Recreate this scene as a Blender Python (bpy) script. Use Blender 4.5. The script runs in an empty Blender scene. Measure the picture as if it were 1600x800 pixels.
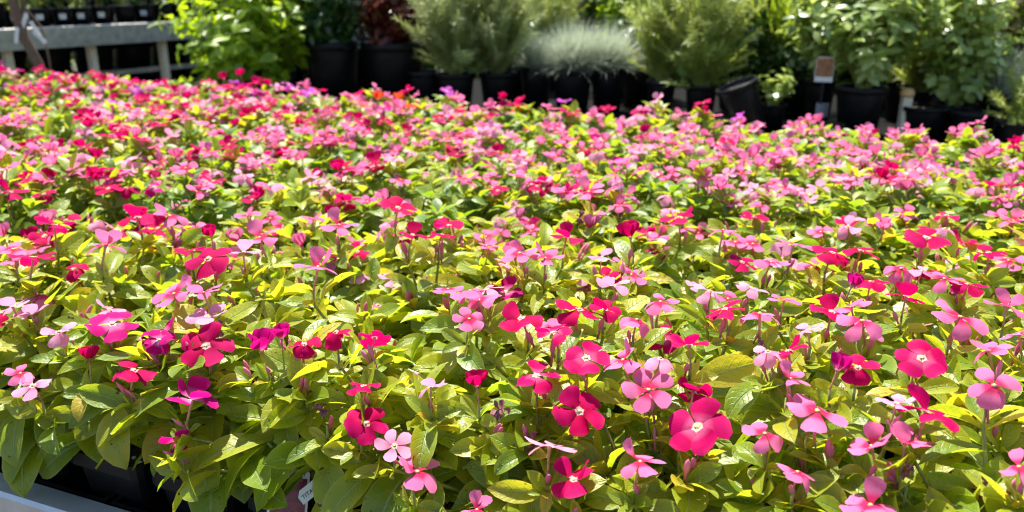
import bpy, math, random
from mathutils import Vector, Matrix, Euler

random.seed(11)
R = math.radians
scene = bpy.context.scene
COL = scene.collection

# ------------------------------------------------------------------ camera
F = 1300.0                       # focal length in pixels of the 1600 px wide photograph
PITCH = R(18.0)
CAM = Vector((0, 0, 1.25))
cam_d = bpy.data.cameras.new('camera')
cam = bpy.data.objects.new('camera', cam_d); COL.objects.link(cam)
cam_d.sensor_width = 36.0
cam_d.lens = F / 1600 * 36
cam_d.clip_start = 0.02; cam_d.clip_end = 500
cam.location = CAM
cam.rotation_euler = (R(90) - PITCH, 0, 0)
cam_d.dof.use_dof = True
cam_d.dof.focus_distance = 0.78
cam_d.dof.aperture_fstop = 6.4
scene.camera = cam

# ------------------------------------------------------------------ sky, sun, exposure
SUN_EL, SUN_AZ = R(65), R(-16)   # azimuth from +Y (ahead of the camera), negative = left
w = bpy.data.worlds.new('World'); scene.world = w; w.use_nodes = True
nt = w.node_tree; nt.nodes.clear()
sky = nt.nodes.new('ShaderNodeTexSky'); sky.sky_type = 'NISHITA'; sky.sun_disc = False
sky.sun_elevation = SUN_EL; sky.sun_rotation = SUN_AZ
bg = nt.nodes.new('ShaderNodeBackground'); bg.inputs[1].default_value = 0.095
wo = nt.nodes.new('ShaderNodeOutputWorld')
nt.links.new(sky.outputs[0], bg.inputs[0]); nt.links.new(bg.outputs[0], wo.inputs[0])
sd = bpy.data.lights.new('sun', 'SUN'); sd.energy = 5.0; sd.angle = R(0.53); sd.color = (1, 0.955, 0.87)
so = bpy.data.objects.new('sun', sd); COL.objects.link(so)
to_sun = Vector((math.sin(SUN_AZ) * math.cos(SUN_EL), math.cos(SUN_AZ) * math.cos(SUN_EL), math.sin(SUN_EL)))
so.rotation_euler = to_sun.to_track_quat('Z', 'Y').to_euler(); so.location = (0, 0, 10)
vs = scene.view_settings
vs.view_transform = 'Standard'; vs.look = 'None'; vs.gamma = 1.0; vs.exposure = 1.5
vs.use_curve_mapping = False
scene.cycles.use_denoising = True; scene.cycles.filter_width = 1.1
scene.cycles.max_bounces = 6; scene.cycles.transmission_bounces = 5; scene.cycles.diffuse_bounces = 4; scene.cycles.glossy_bounces = 2
scene.cycles.sample_clamp_indirect = 6

# ------------------------------------------------------------------ helpers
def ray(px, py):
    a = (px - 800) / F; b = (400 - py) / F
    return Vector((a, math.cos(PITCH) + b * math.sin(PITCH), -math.sin(PITCH) + b * math.cos(PITCH)))
def project(p):
    d = Vector(p) - CAM
    zc = d.y * math.cos(PITCH) - d.z * math.sin(PITCH)
    yc = d.y * math.sin(PITCH) + d.z * math.cos(PITCH)
    return (800 + F * d.x / zc, 400 - F * yc / zc, zc) if zc > 0.01 else (-9e9, 9e9, zc)
PSI = R(67.7)
U = Vector((-math.sin(PSI), math.cos(PSI), 0))     # along the benches, to the far left
V = Vector((math.cos(PSI), math.sin(PSI), 0))      # across the benches, away from the camera
def uv2w(u, v, z=0): return U * u + V * v + Vector((0, 0, z))
def lerp(a, b, t): return a + (b - a) * t
def table(t, tb):
    for (a, x), (b, y) in zip(tb, tb[1:]):
        if t <= b: return x + (y - x) * (t - a) / (b - a)
    return tb[-1][1]
def rnd(a, b): return random.uniform(a, b)
def frame_to(direction, up=Vector((0, 0, 1)), roll=0.0):
    """matrix with +Y along direction and +Z as close to up as can be"""
    y = direction.normalized(); x = y.cross(up)
    if x.length < 1e-4: x = Vector((1, 0, 0))
    x.normalize(); z = x.cross(y)
    m = Matrix((x, y, z)).transposed().to_4x4()
    return m @ Matrix.Rotation(roll, 4, 'Y')

class MB:
    def __init__(s): s.v = []; s.f = []; s.uv = []; s.t = []; s.m = []
    def add(s, verts, faces, uv=None, tint=0.5, mat=0, M=None):
        n = len(s.v)
        s.v += [tuple(M @ Vector(q)) for q in verts] if M is not None else [tuple(q) for q in verts]
        s.uv += uv if uv else [(0.5, 0.5)] * len(verts)
        s.t += [tint] * len(verts)
        s.f += [tuple(i + n for i in q) for q in faces]; s.m += [mat] * len(faces)
    def box(s, lo, hi, mat=0, M=None):
        x0, y0, z0 = lo; x1, y1, z1 = hi
        s.add([(x0,y0,z0),(x1,y0,z0),(x1,y1,z0),(x0,y1,z0),(x0,y0,z1),(x1,y0,z1),(x1,y1,z1),(x0,y1,z1)],
              [(0,3,2,1),(4,5,6,7),(0,1,5,4),(1,2,6,5),(2,3,7,6),(3,0,4,7)], mat=mat, M=M)
    def tube(s, pts, radii, n=6, tint=0.5, mat=0, cap=True):
        pts = [Vector(p) for p in pts]; vs_ = []; fs = []; k = len(pts); ref = None; uv = []
        for i, p in enumerate(pts):
            d = (pts[min(i + 1, k - 1)] - pts[max(i - 1, 0)]).normalized()
            if ref is None: ref = d.orthogonal()
            a = (ref - d * ref.dot(d)).normalized(); b = d.cross(a); ref = a
            for j in range(n):
                an = 2 * math.pi * j / n
                vs_.append(p + (a * math.cos(an) + b * math.sin(an)) * radii[i]); uv.append((j / n, i / max(k - 1, 1)))
        for i in range(k - 1):
            for j in range(n):
                fs.append((i * n + j, i * n + (j + 1) % n, (i + 1) * n + (j + 1) % n, (i + 1) * n + j))
        if cap:
            fs.append(tuple(range(n))[::-1]); fs.append(tuple(range((k - 1) * n, k * n)))
        s.add(vs_, fs, uv=uv, tint=tint, mat=mat)
    def lathe(s, prof, n=20, mat=0, M=None):
        vs_ = []; fs = []
        for r, z in prof:
            for j in range(n):
                an = 2 * math.pi * j / n; vs_.append((r * math.cos(an), r * math.sin(an), z))
        for i in range(len(prof) - 1):
            for j in range(n):
                fs.append((i * n + j, i * n + (j + 1) % n, (i + 1) * n + (j + 1) % n, (i + 1) * n + j))
        s.add(vs_, fs, mat=mat, M=M)
    def mesh(s, name, mats, smooth=True):
        me = bpy.data.meshes.new(name); me.from_pydata(s.v, [], s.f)
        for m in mats: me.materials.append(m)
        lay = me.uv_layers.new(name='UVMap')
        li = [0] * len(me.loops); me.loops.foreach_get('vertex_index', li)
        flat = []
        for i in li: flat += s.uv[i]
        lay.data.foreach_set('uv', flat)
        at = me.attributes.new('tint', 'FLOAT', 'POINT'); at.data.foreach_set('value', s.t)
        me.polygons.foreach_set('material_index', s.m)
        me.polygons.foreach_set('use_smooth', [smooth] * len(s.f))
        me.update(); return me
    def build(s, name, mats, parent=None, smooth=True, M=None):
        return link(name, s.mesh(name, mats, smooth), parent, M)
def link(name, me, parent=None, M=None):
    o = bpy.data.objects.new(name, me); COL.objects.link(o)
    if parent: o.parent = parent
    if M is not None: o.matrix_basis = M
    return o
def tag(o, label=None, cat=None, group=None, kind=None):
    for k, q in (('label', label), ('category', cat), ('group', group), ('kind', kind)):
        if q: o[k] = q
    return o
def empty(name, loc, rz=0.0):
    o = bpy.data.objects.new(name, None); COL.objects.link(o); o.location = loc; o.rotation_euler = (0, 0, rz)
    o.empty_display_size = 0.05; return o

# ------------------------------------------------------------------ materials
def new_mat(name):
    m = bpy.data.materials.new(name); m.use_nodes = True; t = m.node_tree; t.nodes.clear()
    return m, t, t.nodes, t.links
def nd(t, kind, **kw):
    n = t.nodes.new(kind)
    for k, q in kw.items(): setattr(n, k, q)
    return n
def math_n(t, op, a, b=None, clamp=False):
    n = t.nodes.new('ShaderNodeMath'); n.operation = op; n.use_clamp = clamp
    for i, q in enumerate((a, b)):
        if q is None: continue
        if isinstance(q, (int, float)): n.inputs[i].default_value = q
        else: t.links.new(q, n.inputs[i])
    return n.outputs[0]
def ramp(t, fac, stops, interp='LINEAR'):
    n = t.nodes.new('ShaderNodeValToRGB'); cr = n.color_ramp; cr.interpolation = interp
    while len(cr.elements) > 1: cr.elements.remove(cr.elements[-1])
    for i, (p, c) in enumerate(stops):
        e = cr.elements[0] if i == 0 else cr.elements.new(p)
        e.position = p; e.color = (*c, 1) if len(c) == 3 else c
    t.links.new(fac, n.inputs[0]); return n.outputs[0]
def mixc(t, fac, a, b, blend='MIX'):
    n = t.nodes.new('ShaderNodeMix'); n.data_type = 'RGBA'; n.blend_type = blend
    for i, q in ((0, fac), (6, a), (7, b)):
        if isinstance(q, (int, float)): n.inputs[i].default_value = q
        elif isinstance(q, tuple): n.inputs[i].default_value = (*q, 1)
        else: t.links.new(q, n.inputs[i])
    return n.outputs[2]
def noise(t, scale, detail=3, vec=None, rough=0.5):
    n = t.nodes.new('ShaderNodeTexNoise'); n.inputs['Scale'].default_value = scale
    n.inputs['Detail'].default_value = detail; n.inputs['Roughness'].default_value = rough
    if vec is not None: t.links.new(vec, n.inputs['Vector'])
    return n.outputs[0]
def foliage_shader(t, col, tcol, rough, trans, spec=0.5, normal=None):
    p = nd(t, 'ShaderNodeBsdfPrincipled'); tr = nd(t, 'ShaderNodeBsdfTranslucent'); mx = nd(t, 'ShaderNodeMixShader')
    out = nd(t, 'ShaderNodeOutputMaterial')
    t.links.new(col, p.inputs['Base Color']); t.links.new(tcol, tr.inputs['Color'])
    if isinstance(rough, float): p.inputs['Roughness'].default_value = rough
    else: t.links.new(rough, p.inputs['Roughness'])
    p.inputs['Specular IOR Level'].default_value = spec
    mx.inputs[0].default_value = trans
    if normal is not None:
        t.links.new(normal, p.inputs['Normal']); t.links.new(normal, tr.inputs['Normal'])
    t.links.new(p.outputs[0], mx.inputs[1]); t.links.new(tr.outputs[0], mx.inputs[2]); t.links.new(mx.outputs[0], out.inputs[0])

LEAF_REFL = [(0.0, (0.040, 0.105, 0.008)), (0.35, (0.140, 0.225, 0.009)), (0.65, (0.252, 0.312, 0.011)), (0.85, (0.35, 0.35, 0.014)), (1.0, (0.47, 0.36, 0.022))]
LEAF_TRANS = [(0.0, (0.12, 0.28, 0.008)), (0.35, (0.36, 0.52, 0.013)), (0.65, (0.57, 0.62, 0.018)), (0.85, (0.70, 0.66, 0.025)), (1.0, (0.82, 0.60, 0.035))]
def vinca_leaf_mat(name, per_object):
    m, t, N, L = new_mat(name)
    oi = nd(t, 'ShaderNodeObjectInfo')
    if per_object:
        sep = nd(t, 'ShaderNodeSeparateColor'); L.new(oi.outputs['Color'], sep.inputs[0]); tint = sep.outputs[0]
    else:
        at = nd(t, 'ShaderNodeAttribute', attribute_name='tint')
        tint = math_n(t, 'ADD', at.outputs['Fac'], math_n(t, 'SUBTRACT', math_n(t, 'MULTIPLY', oi.outputs['Random'], 0.22), 0.27), clamp=True)
    uv = nd(t, 'ShaderNodeUVMap'); sx = nd(t, 'ShaderNodeSeparateXYZ'); L.new(uv.outputs[0], sx.inputs[0])
    d = math_n(t, 'ABSOLUTE', math_n(t, 'MULTIPLY', math_n(t, 'SUBTRACT', sx.outputs[0], 0.5), 2.0))
    mid = math_n(t, 'SUBTRACT', 1.35, math_n(t, 'MULTIPLY', d, 15.0), clamp=True)
    ph = math_n(t, 'FRACT', math_n(t, 'SUBTRACT', math_n(t, 'MULTIPLY', sx.outputs[1], 8.0), math_n(t, 'MULTIPLY', math_n(t, 'POWER', d, 1.3), 1.7)))
    dv = math_n(t, 'ABSOLUTE', math_n(t, 'SUBTRACT', ph, 0.5))
    side = math_n(t, 'MULTIPLY', math_n(t, 'SUBTRACT', 1.0, math_n(t, 'MULTIPLY', dv, 11.0), clamp=True), math_n(t, 'SUBTRACT', 1.0, d, clamp=True))
    vein = math_n(t, 'MAXIMUM', mid, math_n(t, 'MULTIPLY', side, 0.55))
    tc = nd(t, 'ShaderNodeTexCoord')
    geo = nd(t, 'ShaderNodeNewGeometry')
    nz = noise(t, 60, 3, geo.outputs['Position']); nz2 = noise(t, 420, 2, geo.outputs['Position'])
    # older leaf margins yellow first, veins stay green
    edge = math_n(t, 'MULTIPLY', math_n(t, 'POWER', d, 2.5), 0.13)
    tt = math_n(t, 'ADD', math_n(t, 'ADD', tint, edge), math_n(t, 'MULTIPLY', math_n(t, 'SUBTRACT', nz, 0.5), 0.32), clamp=True)
    col = ramp(t, tt, LEAF_REFL); tcol = ramp(t, tt, LEAF_TRANS)
    col = mixc(t, math_n(t, 'MULTIPLY', vein, 0.62), col, (0.34, 0.42, 0.20))
    tcol = mixc(t, math_n(t, 'MULTIPLY', vein, 0.35), tcol, (0.55, 0.62, 0.16))
    rim = math_n(t, 'MULTIPLY', math_n(t, 'SUBTRACT', d, 0.90, clamp=True), 6.0, clamp=True)
    col = mixc(t, rim, col, (0.34, 0.38, 0.10)); tcol = mixc(t, rim, tcol, (0.80, 0.80, 0.10))
    spot = math_n(t, 'MULTIPLY', math_n(t, 'SUBTRACT', noise(t, 150, 1, geo.outputs['Position']), 0.712), 18.0, clamp=True)
    col = mixc(t, spot, col, (0.10, 0.055, 0.02)); tcol = mixc(t, spot, tcol, (0.12, 0.06, 0.01))
    h = math_n(t, 'ADD', math_n(t, 'MULTIPLY', math_n(t, 'ADD', mid, math_n(t, 'MULTIPLY', side, 0.6)), -0.6),
               math_n(t, 'ADD', math_n(t, 'MULTIPLY', nz2, 0.30), math_n(t, 'MULTIPLY', nz, 0.9)))
    bp = nd(t, 'ShaderNodeBump'); bp.inputs['Strength'].default_value = 0.75; bp.inputs['Distance'].default_value = 0.0018
    L.new(h, bp.inputs['Height'])
    rough = math_n(t, 'ADD', 0.30, math_n(t, 'MULTIPLY', nz2, 0.24))
    foliage_shader(t, col, tcol, rough, 0.5 if per_object else 0.42, 0.6 if per_object else 0.45, bp.outputs[0])
    return m
def petal_mat(name, outer, inner, eye, touter=None):
    m, t, N, L = new_mat(name)
    oi = nd(t, 'ShaderNodeObjectInfo')
    uv = nd(t, 'ShaderNodeUVMap'); sx = nd(t, 'ShaderNodeSeparateXYZ'); L.new(uv.outputs[0], sx.inputs[0])
    geo = nd(t, 'ShaderNodeNewGeometry')
    nz = noise(t, 110, 2, geo.outputs['Position'])
    vv = math_n(t, 'ADD', sx.outputs[1], math_n(t, 'MULTIPLY', math_n(t, 'SUBTRACT', nz, 0.5), 0.10))
    base = ramp(t, vv, [(0.0, eye), (0.10, eye), (0.14, inner), (0.26, inner), (0.48, tuple(q * .93 for q in outer)), (0.8, outer), (1.0, tuple(min(.9, q * 1.06 + .02) for q in outer))])
    # fine lengthwise veins
    wv = math_n(t, 'SINE', math_n(t, 'MULTIPLY', math_n(t, 'ADD', sx.outputs[0], math_n(t, 'MULTIPLY', nz, 0.08)), 70.0))
    veinf = math_n(t, 'MULTIPLY', math_n(t, 'ADD', wv, 1.0), 0.10)
    dark = tuple(q * 0.55 for q in outer)
    base = mixc(t, veinf, base, dark)
    hs = nd(t, 'ShaderNodeHueSaturation')
    L.new(math_n(t, 'ADD', 0.493, math_n(t, 'MULTIPLY', oi.outputs['Random'], 0.012)), hs.inputs['Hue'])
    L.new(math_n(t, 'ADD', 0.84, math_n(t, 'MULTIPLY', oi.outputs['Random'], 0.26)), hs.inputs['Value'])
    hs.inputs['Saturation'].default_value = 1.0; L.new(base, hs.inputs['Color'])
    tcol = mixc(t, 0.5, hs.outputs[0], touter or outer)
    bp = nd(t, 'ShaderNodeBump'); bp.inputs['Strength'].default_value = 0.12; bp.inputs['Distance'].default_value = 0.0003
    L.new(math_n(t, 'ADD', wv, noise(t, 900, 2, geo.outputs['Position'])), bp.inputs['Height'])
    foliage_shader(t, hs.outputs[0], tcol, 0.68, 0.45, 0.07, bp.outputs[0])
    return m
def plain_leaf_mat(name, dark, light, tr, rough=0.4, trans=0.4, spec=0.5):
    m, t, N, L = new_mat(name)
    at = nd(t, 'ShaderNodeAttribute', attribute_name='tint')
    geo = nd(t, 'ShaderNodeNewGeometry')
    f = math_n(t, 'ADD', at.outputs['Fac'], math_n(t, 'MULTIPLY', math_n(t, 'SUBTRACT', noise(t, 25, 2, geo.outputs['Position']), 0.5), 0.5), clamp=True)
    col = ramp(t, f, [(0, dark), (1, light)])
    tcol = mixc(t, 0.6, col, tr)
    foliage_shader(t, col, tcol, rough, trans, spec)
    return m
def solid_mat(name, col, rough=0.6, metal=0.0, var=0.15, scale=40, bump=0.0, spec=0.5):
    m, t, N, L = new_mat(name)
    geo = nd(t, 'ShaderNodeNewGeometry')
    n = noise(t, scale, 4, geo.outputs['Position'])
    c = ramp(t, n, [(0.25, tuple(q * (1 - var) for q in col)), (0.75, tuple(min(1, q * (1 + var)) for q in col))])
    p = nd(t, 'ShaderNodeBsdfPrincipled'); o = nd(t, 'ShaderNodeOutputMaterial')
    L.new(c, p.inputs['Base Color']); p.inputs['Metallic'].default_value = metal
    L.new(math_n(t, 'ADD', rough - 0.08, math_n(t, 'MULTIPLY', n, 0.16)), p.inputs['Roughness'])
    p.inputs['Specular IOR Level'].default_value = spec
    if bump:
        b = nd(t, 'ShaderNodeBump'); b.inputs['Strength'].default_value = bump; b.inputs['Distance'].default_value = 0.004
        L.new(n, b.inputs['Height']); L.new(b.outputs[0], p.inputs['Normal'])
    L.new(p.outputs[0], o.inputs[0]); return m

M_LEAF = vinca_leaf_mat('vinca leaf', True)
M_LEAF_FAR = vinca_leaf_mat('vinca leaf massed', False)
VAR = {  # outer, inner, eye, through-light
    'C': petal_mat('crimson petal', (0.54, 0.002, 0.095), (0.42, 0.001, 0.055), (0.85, 0.60, 0.50), (0.66, 0.002, 0.12)),
    'W': petal_mat('crimson petal white eye', (0.54, 0.002, 0.105), (0.62, 0.09, 0.21), (0.90, 0.85, 0.55), (0.66, 0.002, 0.13)),
    'M': petal_mat('magenta petal', (0.50, 0.004, 0.17), (0.62, 0.18, 0.36), (0.90, 0.85, 0.60), (0.74, 0.005, 0.26)),
    'P': petal_mat('pink petal', (0.76, 0.18, 0.38), (0.62, 0.012, 0.10), (0.55, 0.01, 0.05), (0.84, 0.19, 0.40)),
    'L': petal_mat('pale pink petal', (0.79, 0.34, 0.51), (0.72, 0.20, 0.36), (0.85, 0.75, 0.45), (0.87, 0.34, 0.52)),
    'O': petal_mat('orange red petal', (0.80, 0.10, 0.03), (0.75, 0.06, 0.03), (0.85, 0.6, 0.2), (0.85, 0.12, 0.03)),
    'V': petal_mat('violet petal', (0.55, 0.08, 0.52), (0.62, 0.15, 0.5), (0.9, 0.8, 0.7), (0.62, 0.09, 0.58)),
}
M_TUBE = solid_mat('flower tube', (0.42, 0.22, 0.12), 0.5, var=0.4, scale=300)
M_EYE = solid_mat('flower eye', (0.80, 0.66, 0.18), 0.5)
M_STEM = solid_mat('green stem', (0.22, 0.24, 0.05), 0.45, var=0.4, scale=120)
M_BUD = plain_leaf_mat('flower bud', (0.55, 0.10, 0.18), (0.72, 0.24, 0.34), (0.8, 0.2, 0.3), 0.5, 0.25)
M_DRY = solid_mat('withered petal', (0.20, 0.06, 0.08), 0.8, var=0.6, scale=300)
M_POT = solid_mat('black pot plastic', (0.0045, 0.0045, 0.005), 0.45, var=0.5, scale=90, spec=0.2)
M_SOIL = solid_mat('potting soil', (0.035, 0.022, 0.014), 0.95, var=0.7, scale=260, bump=1.0)
M_PERL = solid_mat('perlite', (0.7, 0.68, 0.62), 0.8)
M_ALU = solid_mat('aluminium', (0.46, 0.48, 0.50), 0.42, metal=0.55, var=0.1, scale=60)
M_GALV = solid_mat('galvanised steel', (0.42, 0.40, 0.37), 0.45, metal=0.6, var=0.32, scale=30)
M_MESH = solid_mat('dark bench mat', (0.010, 0.010, 0.010), 0.9, spec=0.03)
M_CARD = solid_mat('white label card', (0.60, 0.60, 0.58), 0.45, var=0.04)
M_INK = solid_mat('black ink', (0.012, 0.012, 0.012), 0.5)
M_WOOD = solid_mat('brown bark', (0.13, 0.08, 0.05), 0.85, var=0.5, scale=120, bump=0.6)
M_CREAM = solid_mat('cream post', (0.62, 0.55, 0.42), 0.6, var=0.15)
M_PICT = solid_mat('printed burgundy flowers', (0.14, 0.012, 0.035), 0.35, var=0.8, scale=160)
M_ORANGE = solid_mat('printed orange picture', (0.26, 0.10, 0.03), 0.5, var=0.7, scale=90)
M_GREYL = solid_mat('grey price label', (0.40, 0.42, 0.47), 0.5, var=0.05)

# ------------------------------------------------------------------ shape builders
LEAF_W = [(0, 0.05), (0.07, 0.10), (0.16, 0.40), (0.32, 0.78), (0.48, 0.98), (0.60, 1.0), (0.74, 0.86), (0.86, 0.58), (0.94, 0.30), (1.0, 0.01)]
PETAL_W = [(0, 0.14), (0.12, 0.22), (0.32, 0.58), (0.55, 0.90), (0.74, 1.0), (0.88, 0.93), (0.96, 0.74), (1.0, 0.46)]
POINT_W = [(0, 0.05), (0.12, 0.5), (0.32, 0.95), (0.5, 1.0), (0.72, 0.72), (0.9, 0.28), (1.0, 0.01)]
NEEDLE_W = [(0, 0.6), (0.5, 1.0), (1.0, 0.1)]
def blade(L, W, wt, nl, nw, curl=0.0, fold=0.0, ripple=0.0, twist=0.0, skew=0.0, arch=0.0, ph=0.0):
    """leaf or petal sheet: base at origin, +Y along, +Z up side; curl bends the tip down"""
    vs_, fs, uv = [], [], []
    y = z = 0.0; st = L / nl
    for i in range(nl + 1):
        t = i / nl; a = -curl * t
        if i: y += st * math.cos(-curl * (t - 0.5 / nl)); z += st * math.sin(-curl * (t - 0.5 / nl))
        hw = W * 0.5 * table(t, wt)
        tw = twist * t
        for j in range(nw + 1):
            s = -1 + 2 * j / nw
            x = s * hw + skew * W * t * t
            zz = fold * abs(s) * hw - arch * (s * s) * hw + ripple * W * math.sin(7 * t + 2.2 * s + ph) * abs(s)
            xr = x * math.cos(tw) - zz * math.sin(tw); zr = x * math.sin(tw) + zz * math.cos(tw)
            vs_.append((xr, y - math.sin(a) * zr, z + math.cos(a) * zr)); uv.append((0.5 + 0.5 * s, t))
    for i in range(nl):
        for j in range(nw):
            q = i * (nw + 1) + j; fs.append((q, q + 1, q + nw + 2, q + nw + 1))
    return vs_, fs, uv

# vinca leaves, unit length; scaled per object
LEAVES = []
for k in range(18):
    mb = MB()
    mb.add(*blade(1.0, rnd(0.33, 0.48), LEAF_W, 7, 4, curl=rnd(0.0, 1.5), fold=rnd(0.12, 0.60), ripple=rnd(0.0, 0.07), twist=rnd(-0.55, 0.55), skew=rnd(-0.06, 0.06), ph=rnd(0, 6)))
    LEAVES.append(mb.mesh('leaf', [M_LEAF]))
LONG = []
for k in range(6):
    mb = MB()
    mb.add(*blade(1.0, rnd(0.40, 0.52), LEAF_W, 9, 4, curl=rnd(0.9, 1.7), fold=rnd(0.12, 0.38), ripple=rnd(0.01, 0.05), twist=rnd(-0.5, 0.5), ph=rnd(0, 6)))
    LONG.append(mb.mesh('leaf', [M_LEAF]))
# petals per variety and bend
def petal_sheet(kind, key):
    wd = rnd(0.0148, 0.0205) if key in 'PL' else rnd(0.0190, 0.0245)
    c = {'flat': rnd(-0.15, 0.35), 'up': rnd(-0.9, -0.4), 'down': rnd(0.6, 1.3)}[kind]
    return blade(0.0225, wd, PETAL_W, 6, 4, curl=c, fold=rnd(-.12, .22), arch=rnd(-0.1, 0.35), ripple=rnd(0.0, 0.08), twist=rnd(-0.35, 0.35), skew=rnd(0.08, 0.22), ph=rnd(0, 6))
PETALS = {}
for key, m in VAR.items():
    PETALS[key] = {}
    for kind in ('flat', 'up', 'down'):
        PETALS[key][kind] = []
        for k in range(8 if kind == 'flat' else 5):
            mb = MB(); mb.add(*petal_sheet(kind, key)); PETALS[key][kind].append(mb.mesh('petal', [m]))
def throat_mb(mb, eye=1, tube=0):
    mb.tube([(0, 0, 0.0012), (0, 0, -0.004), (0, 0, -0.018), (0, 0, -0.026)], [0.0024, 0.0013, 0.0011, 0.0015], 6, mat=tube)
    mb.lathe([(0.0001, 0.0019), (0.0011, 0.0017), (0.0013, 0.0008)], 6, mat=eye)
mb = MB(); throat_mb(mb); THROAT = mb.mesh('flower', [M_TUBE, M_EYE])
def petal_layout(pose):
    """five petals: (bend kind, azimuth, pitch up)"""
    out = []
    for k in range(5):
        kind, pit = 'flat', rnd(-0.15, 0.30)
        q = random.random()
        if pose == 'cup': kind, pit = 'up', rnd(0.75, 1.05)
        elif pose == 'hang': kind, pit = ('down', rnd(-0.5, -0.1)) if q < 0.75 else ('flat', rnd(0, 0.3))
        elif pose == 'open': pit = rnd(-.14, .22)
        elif q < 0.16: kind, pit = 'up', rnd(0.2, 0.9)
        elif q < 0.30: kind, pit = 'down', rnd(-0.25, 0.05)
        out.append((kind, k * math.tau / 5 + rnd(-0.09, 0.09), pit))
    return out
FAR_FLOWERS = {}
for key, m in VAR.items():
    FAR_FLOWERS[key] = []
    for k in range(7):
        mb = MB(); throat_mb(mb, 2, 1)
        for kind, az, pit in petal_layout(random.choice(['flat', 'flat', 'flat', 'flat', 'cup', 'hang'])):
            mb.add(*petal_sheet(kind, key), M=Matrix.Rotation(az, 4, 'Z') @ Matrix.Translation((0, 0.001, 0.0006)) @ Matrix.Rotation(pit, 4, 'X'))
        FAR_FLOWERS[key].append(mb.mesh('flower', [m, M_TUBE, M_EYE]))
BUDS = []
for k in range(4):
    mb = MB(); h = rnd(0.014, 0.022); r = rnd(0.0020, 0.0034); b = rnd(-0.15, 0.15)
    mb.tube([(0, 0, -0.012), (0, 0, 0), (b * h * .3, 0, h * 0.35), (b * h * .6, 0, h * 0.75), (b * h, 0, h)], [0.0011, 0.0013, r, r * 0.75, 0.0003], 6, tint=rnd(0, 1))
    BUDS.append(mb.mesh('bud', [M_BUD]))
WITHER = []
for k in range(3):
    mb = MB()
    for j in range(7):
        mb.add(*blade(rnd(.010, .017), rnd(.006, .012), PETAL_W, 4, 3, curl=rnd(-2.4, 2.4), ripple=0.2, twist=rnd(-1.5, 1.5), ph=rnd(0, 6)),
               M=Matrix.Rotation(rnd(0, 6.28), 4, 'Z') @ Matrix.Rotation(rnd(-.8, 1.0), 4, 'X'))
    WITHER.append(mb.mesh('withered_flower', [M_DRY]))

def bez(a, b, c, t): return a * (1 - t) ** 2 + b * (2 * t * (1 - t)) + c * t ** 2
def shoot(base, tip, lean=0.35):
    c = Vector((lerp(base.x, tip.x, lean), lerp(base.y, tip.y, lean), lerp(base.z, tip.z, 0.62)))
    return lambda t: bez(base, c, tip, t)
def leaf_spots(curve, pairs, big, front=None):
    """yield (position, direction, up, length, tint shift) for a shoot of opposite leaf pairs"""
    az0 = rnd(0, math.pi); out = []
    for k in range(pairs):
        f = k / max(pairs - 1, 1); t = lerp(0.40, 0.97, f)
        p = curve(t); d = (curve(min(t + .03, 1)) - curve(t - .03)).normalized()
        az = az0 + k * math.pi / 2
        for sgn in (0, math.pi):
            a = az + sgn + rnd(-0.35, 0.35)
            el = lerp(rnd(-0.25, 0.25), rnd(0.25, 0.7), f)
            side = Vector((math.cos(a), math.sin(a), 0))
            dr = (side * math.cos(el) + d * math.sin(el) + Vector((0, 0, 0.05))).normalized()
            out.append((p, dr, d, big * lerp(1.0, 0.66, f) * rnd(0.82, 1.15), f))
    p = curve(1.0); d = (curve(1) - curve(.95)).normalized(); a0 = rnd(0, 6.28)
    for j in range(5):
        a = a0 + j * 1.26 + rnd(-.3, .3); el = rnd(0.5, 1.15)
        side = Vector((math.cos(a), math.sin(a), 0))
        out.append((p, (side * math.cos(el) + d * math.sin(el)).normalized(), d, big * rnd(0.34, 0.62), 1.15))
    return out
def leaf_tint(bias, f):
    q = random.random()
    base = 0.36 if q < 0.34 else (0.56 if q < 0.78 else (0.72 if q < 0.96 else 0.92))
    return max(0, min(1, base + bias + (0.04 if f > 1 else 0) + rnd(-.07, .07)))

# ------------------------------------------------------------------ the setting
m, t, N, L = new_mat('gravel ground')
geo = nd(t, 'ShaderNodeNewGeometry'); n1 = noise(t, 60, 5, geo.outputs['Position'], 0.7); n2 = noise(t, 1.3, 3, geo.outputs['Position'])
c = ramp(t, n1, [(0.3, (0.045, 0.04, 0.034)), (0.7, (0.15, 0.13, 0.105))]); c = mixc(t, math_n(t, 'MULTIPLY', n2, 0.5), c, (0.06, 0.05, 0.04))
p = nd(t, 'ShaderNodeBsdfPrincipled'); o = nd(t, 'ShaderNodeOutputMaterial'); L.new(c, p.inputs['Base Color']); p.inputs['Roughness'].default_value = 0.95
b = nd(t, 'ShaderNodeBump'); b.inputs['Distance'].default_value = 0.01; L.new(n1, b.inputs['Height']); L.new(b.outputs[0], p.inputs['Normal']); L.new(p.outputs[0], o.inputs[0])
mb = MB(); mb.add([(-150, -150, 0), (150, -150, 0), (150, 150, 0), (-150, 150, 0)], [(0, 1, 2, 3)])
tag(mb.build('ground', [m]), kind='structure')

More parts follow.
